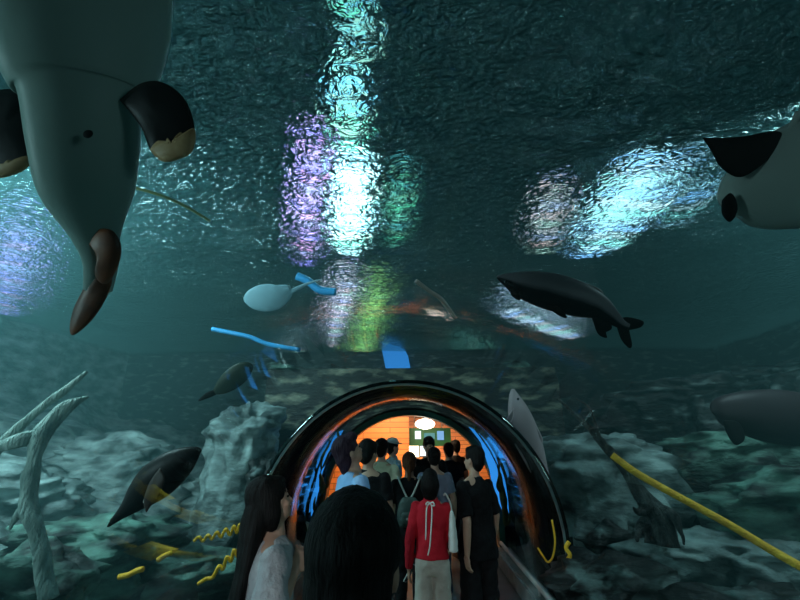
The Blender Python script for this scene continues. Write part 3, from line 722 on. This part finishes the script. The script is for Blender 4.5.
def hand(bm, w, d, n, s=1, curl=.5):
    """w wrist, d direction of the fingers, n where the palm faces"""
    d = Vector(d).normalized(); n = Vector(n); n = (n-d*n.dot(d)).normalized(); side = d.cross(n)
    w = Vector(w)
    m = Matrix((side, n, d)).transposed()
    ell(bm, w+d*.05*s, (.040*s, .017*s, .052*s), m); ell(bm, w+d*.01*s, (.026*s, .018*s, .03*s), m)
    for k, L in enumerate((.066, .076, .071, .056)):
        off = (k-1.5)*.0205
        b = w+d*.088*s+side*off*s*1.05-d*abs(k-1.2)*.004
        a1 = .25+curl*.6; a2 = a1+curl*.9
        d1 = d*math.cos(a1)+n*math.sin(a1)+side*off*1.5; d2 = d*math.cos(a2)+n*math.sin(a2)
        p1 = b+d1*L*.5*s; p2 = p1+d2*L*.5*s
        frust(bm, b-d*.02*s, p1, .0095*s, .0088*s, 8); frust(bm, p1, p2, .0088*s, .007*s, 8)
    b = w+d*.025*s+side*-.03*s; p1 = b+(d*.6-side*.7+n*.35).normalized()*.038*s; p2 = p1+(d*.9-side*.1+n*.45).normalized()*.032*s
    frust(bm, b, p1, .013*s, .0105*s, 8); frust(bm, p1, p2, .0105*s, .0085*s, 8)

def person(label, px, Y, ztop, head_deg, top, bottom, hair, style='short', look=(0,0), arms=None, sleeve='short',
           vox=.012, hem=.86, shoe=None, wide=1.0, group=None, loose=1.0, legs='trousers', yhint=446):
    """head_deg 0 faces along +Y (away from the camera); arms: side -> (elbow, hand, palm normal)"""
    S = ztop/1.75
    x = atY(px, yhint, Y).x
    t = thing('person', label, 'person', (x, Y, 0), math.radians(head_deg), group)
    sc3 = lambda v: Vector((v[0]*S*wide, v[1]*S, v[2]*S))
    Mh = Matrix.Translation((0, 0, 1.53)) @ Euler((math.radians(look[0]), 0, math.radians(look[1]))).to_matrix().to_4x4() @ Matrix.Translation((0, 0, -1.53))
    RA = {1: ((.235, -.02, 1.13), (.235, .05, .90), (-1, 0, 0)), -1: ((-.235, -.02, 1.13), (-.235, .05, .90), (1, 0, 0))}
    if arms: RA.update(arms)
    def T(bm, heady=False):
        for v in bm.verts:
            if heady: v.co = Mh @ v.co
            v.co = Vector((v.co.x*S*wide, v.co.y*S, v.co.z*S))
    # --- body
    bm = bmesh.new()
    torso(bm, [(.84,0,0,.12,.09),(.90,0,-.01,.160,.108),(.98,0,0,.158,.105),(1.08,0,.005,.137,.092),(1.2,0,.005,.150,.10),(1.32,0,.0,.172,.105),(1.41,0,-.005,.165,.088),(1.465,0,-.008,.09,.062),(1.49,0,-.006,.055,.05)])
    hb = bmesh.new()
    ell(hb, (0, -.005, 1.645), (.076, .094, .108)); ell(hb, (0, .035, 1.580), (.054, .056, .058)); ell(hb, (0, .062, 1.553), (.026, .022, .022))
    ell(hb, (0, .092, 1.607), (.013, .018, .014)); frust(hb, (0, .082, 1.645), (0, .094, 1.612), .007, .010, 8)
    for sx in (1, -1):
        ell(hb, (sx*.078, -.005, 1.62), (.010, .020, .031), Euler((.15, 0, sx*.25)).to_matrix(), 12, 8)
        ell(hb, (sx*.036, .070, 1.602), (.022, .018, .02))
    frust(hb, (0, -.012, 1.47), (0, -.002, 1.57), .055, .050)
    for v in hb.verts: v.co = Mh @ v.co
    tmp = bpy.data.meshes.new('h'); hb.to_mesh(tmp); hb.free(); bm.from_mesh(tmp)
    frust(bm, (0, -.01, 1.42), Mh @ Vector((0, -.008, 1.54)), .056, .050)
    for sx in (1, -1):
        e, h, n = RA[sx]; sh = (sx*.172, -.005, 1.395)
        e, h = Vector(e), Vector(h)
        frust(bm, sh, e, .050, .040); frust(bm, e, e+(h-e)*.45, .040, .038); frust(bm, e+(h-e)*.45, h, .038, .0255)
        hand(bm, h, (h-e).normalized(), n, 1)
        hip, kn, an = (sx*.088, 0, .90), (sx*.10, .015, .49), (sx*.105, -.015, .085)
        frust(bm, hip, kn, .083, .053); frust(bm, kn, (sx*.103, -.015, .33), .053, .052); frust(bm, (sx*.103, -.015, .33), an, .052, .036)
        ell(bm, (sx*.11, .045, .04), (.04, .11, .034))
    T(bm); obj('body', fuse(bm, vox*.75 if vox > .008 else .0062, 2), SKIN, t)
    # --- face
    for sx in (1, -1):
        for nm, c, r, m in (('eye', (sx*.031, .083, 1.636), (.012, .007, .006), EYE), ('eyebrow', (sx*.032, .087, 1.658), (.019, .006, .0035), HAIRK)):
            b = bmesh.new(); ell(b, c, r, u=10, v=8); T(b, True); obj(nm, b, m, t)
    b = bmesh.new(); ell(b, (0, .090, 1.579), (.021, .008, .006), u=10, v=8); T(b, True); obj('mouth', b, LIP, t)
    # --- shirt
    tl = .018*loose
    bm = bmesh.new()
    rings = [(max(hem,.86)-.0, 0, 0, .166+tl*1.5, .112+tl*1.4), (1.0,0,0,.160+tl*1.2,.106+tl*1.3), (1.1,0,.0,.147+tl*1.2,.098+tl*1.3), (1.2,0,.0,.155+tl,.102+tl),
             (1.32,0,0,.174+tl*.8,.106+tl*.8), (1.405,0,-.005,.168+tl*.5,.09+tl*.6), (1.46,0,-.01,.098,.068), (1.478,0,-.01,.070,.062)]
    if hem < .84: rings = [(hem,0,0,.166+tl*1.6,.115+tl*1.5)] + rings
    torso(bm, rings)
    for sx in (1, -1):
        e, h, n = RA[sx]; sh = Vector((sx*.172, -.005, 1.395)); e, h = Vector(e), Vector(h)
        if sleeve == 'short':
            q = sh+(e-sh)*.72*min(1.25, loose); ell(bm, sh, (.062,)*3); frust(bm, sh, q, .061, .060+.01*loose, cap=False)
        elif sleeve == 'puff':
            q = e+(h-e)*.25; ell(bm, sh, (.07,)*3); frust(bm, sh, sh+(e-sh)*.55, .068, .082); frust(bm, sh+(e-sh)*.55, e, .082, .085); frust(bm, e, q, .085, .05, cap=False)
            frust(bm, q, q+(h-e)*.07, .055, .06, cap=False)
        else:
            q = e+(h-e)*.96; ell(bm, sh, (.060,)*3); frust(bm, sh, e, .060, .052+.006*loose); frust(bm, e, q, .052+.006*loose, .038+.008*loose, cap=False)
    T(bm)
    sd = px*.37
    def wr(co, nn):
        f = noise.noise(Vector((co.x*7+sd, co.y*7, co.z*4)))*.009+noise.noise(Vector((co.x*4+co.z*9, co.y*9+sd, co.z*13-co.x*12)))*.007
        return nn*f*loose
    obj('shirt', fuse(bm, vox*.9, 3, wr), top, t)
    # --- trousers
    bm = bmesh.new()
    lw = .02 if legs == 'trousers' else .045
    torso(bm, [(.82,0,-.005,.15,.10),(.90,0,-.01,.172+lw*.2,.122),(.97,0,0,.166,.114),(1.03,0,0,.150,.105)])
    for sx in (1, -1):
        a, k, z = (sx*.088, 0, .89), (sx*.102, .012, .49), (sx*.107, -.01, .10)
        frust(bm, a, k, .088+lw*.4, .056+lw); frust(bm, k, z, .056+lw, .048+lw*1.2, cap=False)
    T(bm); obj('trousers', fuse(bm, vox, 3, wr), bottom, t)
    for sx in (1, -1):
        b = bmesh.new(); ell(b, (sx*.112, .05, .042), (.047, .135, .045)); ell(b, (sx*.108, -.02, .07), (.045, .055, .05)); box(b, (sx*.112-.044, -.07, 0), (sx*.112+.044, .17, .022))
        T(b); obj('shoe', fuse(b, .012, 3), shoe or SHOE, t)
    # --- hair
    if hair:
        bm = bmesh.new(); tilt = Euler((-.35, 0, 0)).to_matrix()
        if style in ('short', 'bob', 'long', 'bun', 'tail', 'tousled'):
            ell(bm, (0, -.022, 1.672), (.090, .108, .100), tilt, 28, 20); ell(bm, (0, -.052, 1.62), (.080, .066, .085))
            ell(bm, (0, .028, 1.715), (.068, .060, .040))
        if style == 'short':
            ell(bm, (0, -.058, 1.585), (.064, .045, .06))
        if style == 'tousled':
            ell(bm, (0, -.062, 1.60), (.082, .062, .085)); ell(bm, (0, .04, 1.725), (.078, .065, .045)); ell(bm, (0, -.08, 1.54), (.05, .035, .06))
        if style == 'bob':
            ell(bm, (0, -.045, 1.61), (.112, .092, .13)); ell(bm, (.065, .0, 1.59), (.03, .06, .09)); ell(bm, (-.065, .0, 1.59), (.03, .06, .09)); ell(bm, (0, -.05, 1.52), (.085, .06, .06))
        if style in ('bun', 'tail'):
            ell(bm, (0, -.055, 1.60), (.07, .05, .07))
        if style == 'bun': ell(bm, (0, -.12, 1.67), (.048, .045, .048))
        if style == 'tail': ell(bm, (0, -.115, 1.62), (.03, .035, .03)); frust(bm, (0, -.125, 1.62), (0, -.125, 1.46), .034, .018)
        if style == 'long':
            ell(bm, (.064, -.022, 1.60), (.03, .060, .10)); ell(bm, (-.064, -.022, 1.60), (.03, .060, .10))
        for v in bm.verts: v.co = Mh @ v.co
        if style == 'long':
            a = Mh @ Vector((0, -.05, 1.62))
            loft(bm, smoothpts([(a.x, a.y, a.z, .09, .085), (0, a.y*.55-.065, 1.5, .098, .068), (0, -.115, 1.38, .11, .052), (0, -.135, 1.24, .11, .045), (0, -.145, 1.12, .10, .038), (0, -.145, 1.02, .07, .028), (0, -.145, .97, .03, .014)], 4), (0, 1, .001), 24)
        T(bm)
        def strands(co, nn):
            a = math.atan2(co.y+.03, co.x); return nn*(.0035*noise.noise(Vector((a*14, co.z*3, sd)))+.006*noise.noise(co*16))
        obj('hair', fuse(bm, min(vox, .009), 3, strands), hair, t)
    t['S'] = S; t['W'] = wide
    return t
def on(t, v): return Vector((v[0]*t['S']*t['W'], v[1]*t['S'], v[2]*t['S']))
def wpt(t, v):
    return Matrix.Translation(t.location) @ Matrix.Rotation(t.rotation_euler.z, 4, 'Z') @ on(t, v)

BLK = fab('black cotton', (.004,.004,.005), (.008,.008,.010)); BLK2 = fab('black cloth trousers', (.006,.006,.007), (.010,.010,.012))
RED = fab('red knit', (.50,.012,.025), (.62,.018,.035)); BEIGE = fab('beige cloth', (.42,.38,.33), (.52,.48,.42))
WHT = fab('grey white blouse', (.27,.28,.30), (.40,.41,.43), .9); LBL = fab('light blue shirt cloth', (.22,.42,.72), (.32,.52,.82))
CRM = fab('cream shirt cloth', (.50,.47,.33), (.60,.56,.40)); GRB = fab('grey blue cloth', (.17,.20,.28), (.25,.28,.36))
PLB = fab('pale grey blue cloth', (.30,.38,.42), (.42,.50,.54)); NAVY = fab('dark navy cloth', (.015,.018,.03), (.02,.025,.04)); DENIM = fab('denim', (.04,.07,.13), (.06,.10,.18))

# man in black, right
p12 = person('person in a loose black t-shirt and black trousers, standing at the right', 472, 4.1, 1.672, 28, BLK, BLK2, HAIRK, 'short', look=(4, 20),
       arms={-1: ((-.21, -.13, 1.12), (-.22, -.12, .86), (1, 0, 0))}, vox=.008, hem=.80, loose=1.5, legs='wide', wide=.92)
# woman in red
p11 = person('person in a red long-sleeved top and beige trousers, seen from behind', 429.5, 3.9, 1.475, -4, RED, BEIGE, HAIRK, 'bob', look=(-4, -8),
       arms={-1: ((-.245, -.03, 1.10), (-.262, .03, .84), (1, .3, 0)), 1: ((.23, .03, 1.12), (.20, .2, 1.0), (-1, 0, 0))}, vox=.008, hem=.95, sleeve='long', legs='wide', loose=.9, wide=.90)
RIB = pmat('white ribbon', (.75,.73,.68), rough=.6)
bm = bmesh.new()
for pts in ([(0,-.093,1.45),(-.03,-.10,1.43),(-.045,-.112,1.38),(-.05,-.128,1.30),(-.055,-.134,1.20),(-.06,-.13,1.13)],
            [(0,-.093,1.45),(.015,-.105,1.40),(.012,-.122,1.32),(.0,-.136,1.2),(-.015,-.138,1.08),(-.04,-.138,1.0)],
            [(0,-.093,1.45),(-.03,-.115,1.46),(-.05,-.115,1.44),(-.02,-.105,1.435)], [(0,-.093,1.45),(.03,-.115,1.46),(.045,-.115,1.43),(.01,-.105,1.43)]):
    tube(bm, [on(p11, q)+Vector((0,-.012,0)) for q in pts], .0055, 8)
obj('ribbon', bm, RIB, p11, label='white ribbon tied at the nape')
bm = bmesh.new(); tube(bm, [on(p11, (.072*math.cos(a), -.012+.066*math.sin(a), 1.475+.012*math.sin(a))) for a in [i*PI/8 for i in range(17)]], .009, 8)
obj('collar', bm, MATS['red knit'], p11)
def phone(t, hnd, rot, label, mat):
    w = wpt(t, hnd); bm = bmesh.new(); box(bm, (-.036, -.005, -.075), (.036, .005, .075)); bmesh.ops.bevel(bm, geom=bm.edges[:], offset=.004, segments=2, affect='EDGES')
    r = thing('phone', label, 'phone', w); r.rotation_euler = rot
    obj('casing', bm, mat, r, smooth=False)
    bm = bmesh.new(); box(bm, (-.032, -.0062, -.070), (.032, -.005, .070)); obj('screen', bm, pmat('phone screen', (.01,.01,.012), rough=.1), r, smooth=False)
phone(p11, (-.262, .09, .79), (.5, .3, 1.2), 'white phone in the left hand of the person in red', pmat('phone white', (.65,.63,.62), rough=.3))
# white tote of woman in red
w = wpt(p11, (.235, -.05, 1.02)); tb = thing('tote_bag', 'narrow white cloth bag hanging between the red top and the black t-shirt', 'bag', w)
bm = bmesh.new(); torso(bm, [(0,0,0,.034,.06),(.02,0,0,.04,.08),(.14,0,0,.034,.075),(.26,0,0,.022,.05),(.30,0,0,.010,.03)]); obj('bag_body', fuse(bm, .006, 3, lambda c_, n_: n_*.005*noise.noise(c_*20)), pmat('white canvas', (.6,.6,.57), rough=.85, bump=.3), tb)
bm = bmesh.new(); tube(bm, [(0,.0,.28),(-.01,.02,.36),(-.045,.05,.425),(-.06,.06,.41)], .008, 8); obj('strap', bm, MATS['white canvas'], tb)
# foreground head
p2 = person('person with short black hair closest to the viewer, only the head showing', 357, .80, 1.592, 3, BLK, BLK2, HAIRK, 'short', look=(2, 0), vox=.008, wide=1.0,
       arms={-1: ((-.26, .06, 1.12), (-.22, .26, 1.14), (0, 0, 1)), 1: ((.26, .06, 1.12), (.22, .26, 1.14), (0, 0, 1))})
# long-haired woman
p1 = person('person with very long black hair in a grey-white puff-sleeved blouse, looking up', 277, 2.05, 1.545, -66, WHT, DENIM, HAIRK, 'long', look=(16, 0), vox=.008, sleeve='puff', loose=1.3, yhint=500,
       arms={1: ((.25, -.02, 1.13), (.12, .10, 1.33), (-1, 0, .2)), -1: ((-.24, .02, 1.13), (-.02, .16, 1.33), (1, 0, .2))})
phone(p1, (.055, .19, 1.45), (-.35, 0, math.radians(-62+180)), 'dark phone held up by the long-haired person', pmat('phone black', (.015,.015,.018), rough=.3))
# man in light blue shirt, head thrown back
p3 = person('person in a light blue shirt with head tilted back, looking right', 354, 3.4, 1.765, -62, LBL, NAVY, HAIRP, 'tousled', look=(24, 0), vox=.010, loose=1.5, wide=1.05)
p4 = person('person in black close behind the light blue shirt, seen from behind', 369, 4.3, 1.73, -15, BLK, BLK2, HAIRK, 'short', look=(0, -20), vox=.012)
p5 = person('person in a cream shirt beyond the one in black, left side', 382, 5.7, 1.76, -10, CRM, DENIM, HAIRK, 'short', look=(0, -10), vox=.012, loose=1.3)
p6 = person('person in a pale grey-blue top and light cap near the orange planks', 393, 7.0, 1.78, -60, PLB, DENIM, HAIRK, 'short', vox=.014)
CAPM = fab('pale cap', (.4,.44,.46))
bm = bmesh.new(); ell(bm, (0, -.01, 1.71), (.093, .108, .075)); ell(bm, (0, .10, 1.69), (.07, .07, .010))
for v in bm.verts: v.co = on(p6, v.co)
obj('cap', fuse(bm, .008, 2), CAPM, p6)
w = wpt(p6, (.25, -.05, 1.15)); hb_ = thing('handbag', 'bright blue shoulder bag of the person in the pale cap', 'bag', w)
bm = bmesh.new(); torso(bm, [(0,0,0,.05,.10),(.03,0,0,.06,.13),(.2,0,0,.055,.12),(.24,0,0,.02,.10)]); obj('bag_body', fuse(bm, .01, 2), pmat('blue bag', (.03,.25,.42), rough=.5), hb_)
bm = bmesh.new(); tube(bm, [(0,-.08,.22),(-.01,-.06,.34),(-.04,0,.37),(-.01,.06,.34),(0,.08,.22)], .008, 8); obj('strap', bm, MATS['blue bag'], hb_)
# backpack woman
p7 = person('person in black with a small backpack and brown tied hair', 409, 4.9, 1.60, 0, BLK, BLK2, HAIRB, 'tail', vox=.011, shoe=SHOEW)
w = wpt(p7, (0, -.185, .97)); bp_ = thing('backpack', 'small dark grey-green backpack with pale straps on the person in black', 'backpack', w)
bm = bmesh.new(); torso(bm, [(0,0,0,.10,.04),(.02,0,0,.125,.055),(.14,0,0,.125,.06),(.24,0,0,.10,.05),(.28,0,0,.06,.03)]); PACK = pmat('pack cloth', (.03,.055,.05), (.05,.08,.07), rough=.6, bump=.3)
obj('bag_body', fuse(bm, .008, 3), PACK, bp_)
bm = bmesh.new(); torso(bm, [(.03,0,-.05,.07,.02),(.05,0,-.055,.085,.03),(.12,0,-.055,.085,.03),(.14,0,-.05,.07,.02)]); obj('pocket', fuse(bm, .006, 2), PACK, bp_)
STR = pmat('pale strap', (.42,.43,.40), rough=.6)
for sx in (1, -1):
    bm = bmesh.new(); tube(bm, [(sx*.015,.02,.26),(sx*.06,.045,.34),(sx*.10,.068,.42),(sx*.125,.13,.468),(sx*.13,.2,.44)], .010, 8); obj('strap', bm, STR, bp_)
bm = bmesh.new(); box(bm, (-.03,-.09,.075), (.03,-.083,.095)); obj('label_patch', bm, STR, bp_, smooth=False)
p8 = person('person in a grey-blue top with dark hair in a bun, standing in the middle', 434, 5.5, 1.65, -5, GRB, DENIM, HAIRK, 'bun', look=(0, 0), vox=.012)
p9 = person('person in dark clothes facing the viewer past the tunnel mouth', 429, 6.5, 1.80, 176, BLK, BLK2, HAIRK, 'tousled', look=(-8, -6), vox=.011)
p10 = person('person in black with short hair at the tunnel mouth, right of the bun', 448, 7.4, 1.72, 20, BLK, BLK2, HAIRK, 'short', vox=.013)
p13 = person('person with dark hair furthest right in the far room', 455, 8.6, 1.78, 30, BLK, NAVY, HAIRK, 'short', vox=.014)
for o in bpy.data.objects:
    for k in ('S', 'W'):
        if k in o: del o[k]

# ================================================================== LIGHT
def area(name, loc, target, size, power, col, sy=None):
    l = bpy.data.lights.new(name, 'AREA'); l.energy = power; l.color = col; l.size = size
    if sy: l.shape = 'RECTANGLE'; l.size_y = sy
    o = bpy.data.objects.new(name, l); COL.objects.link(o); o.location = loc
    o.rotation_euler = (Vector(target)-Vector(loc)).to_track_quat('-Z', 'Y').to_euler(); return o
def spot(name, loc, target, power, col, ang, blend=.6, r=.15):
    l = bpy.data.lights.new(name, 'SPOT'); l.energy = power; l.color = col; l.spot_size = math.radians(ang); l.spot_blend = blend; l.shadow_soft_size = r
    o = bpy.data.objects.new(name, l); COL.objects.link(o); o.location = loc
    o.rotation_euler = (Vector(target)-Vector(loc)).to_track_quat('-Z', 'Y').to_euler(); return o
TEAL = (.56, .95, 1.0)
# unseen fill lights added to brighten the tank (outside the frame, just below the surface and behind the viewer)
area('fill_right', (4.6, 2.9, 4.8), (5.5, 6.0, 1), 1.2, 115, TEAL)
area('fill_left', (-4.9, 2.9, 4.8), (-5.0, 6.5, 1), 1.4, 430, TEAL)
area('fill_up_left', (-6.5, -1.5, 1.2), (-5, 7, 5), 1.6, 480, TEAL)
area('fill_up_right', (5.5, -2.0, 1.2), (3, 8, 5), 1.6, 100, TEAL)
# tunnel and far room
spot('tunnel_fill', (-1.2, -1.0, 1.9), (.25, 3.9, 1.0), 110, (.95,.98,1.0), 22, .6, .1)  # unseen spot added behind the viewer to brighten the person in red
rl = area('room_light', (-.6, 8.2, 2.85), (-.7, 9.6, .6), 1.2, 120, (1, .70, .40)); rl.data.spread = math.radians(120)
rl = area('room_light_back', (.3, 11.0, 2.85), (.3, 12.6, .4), 1.6, 190, (1, .8, .55)); rl.data.spread = math.radians(120)
w = bpy.data.worlds.new('world'); sc.world = w; w.use_nodes = True
w.node_tree.nodes['Background'].inputs[0].default_value = (.02,.07,.075,1); w.node_tree.nodes['Background'].inputs[1].default_value = .5

bpy.data.scenes.remove(TMP)
sc.view_settings.view_transform = 'Standard'; sc.view_settings.look = 'None'; sc.view_settings.exposure = 0; sc.view_settings.gamma = 1
sc.view_settings.use_curve_mapping = False
sc.cycles.use_denoising = True
sc.cycles.max_bounces = 10; sc.cycles.transparent_max_bounces = 16; sc.cycles.volume_bounces = 0
sc.cycles.sample_clamp_indirect = 4
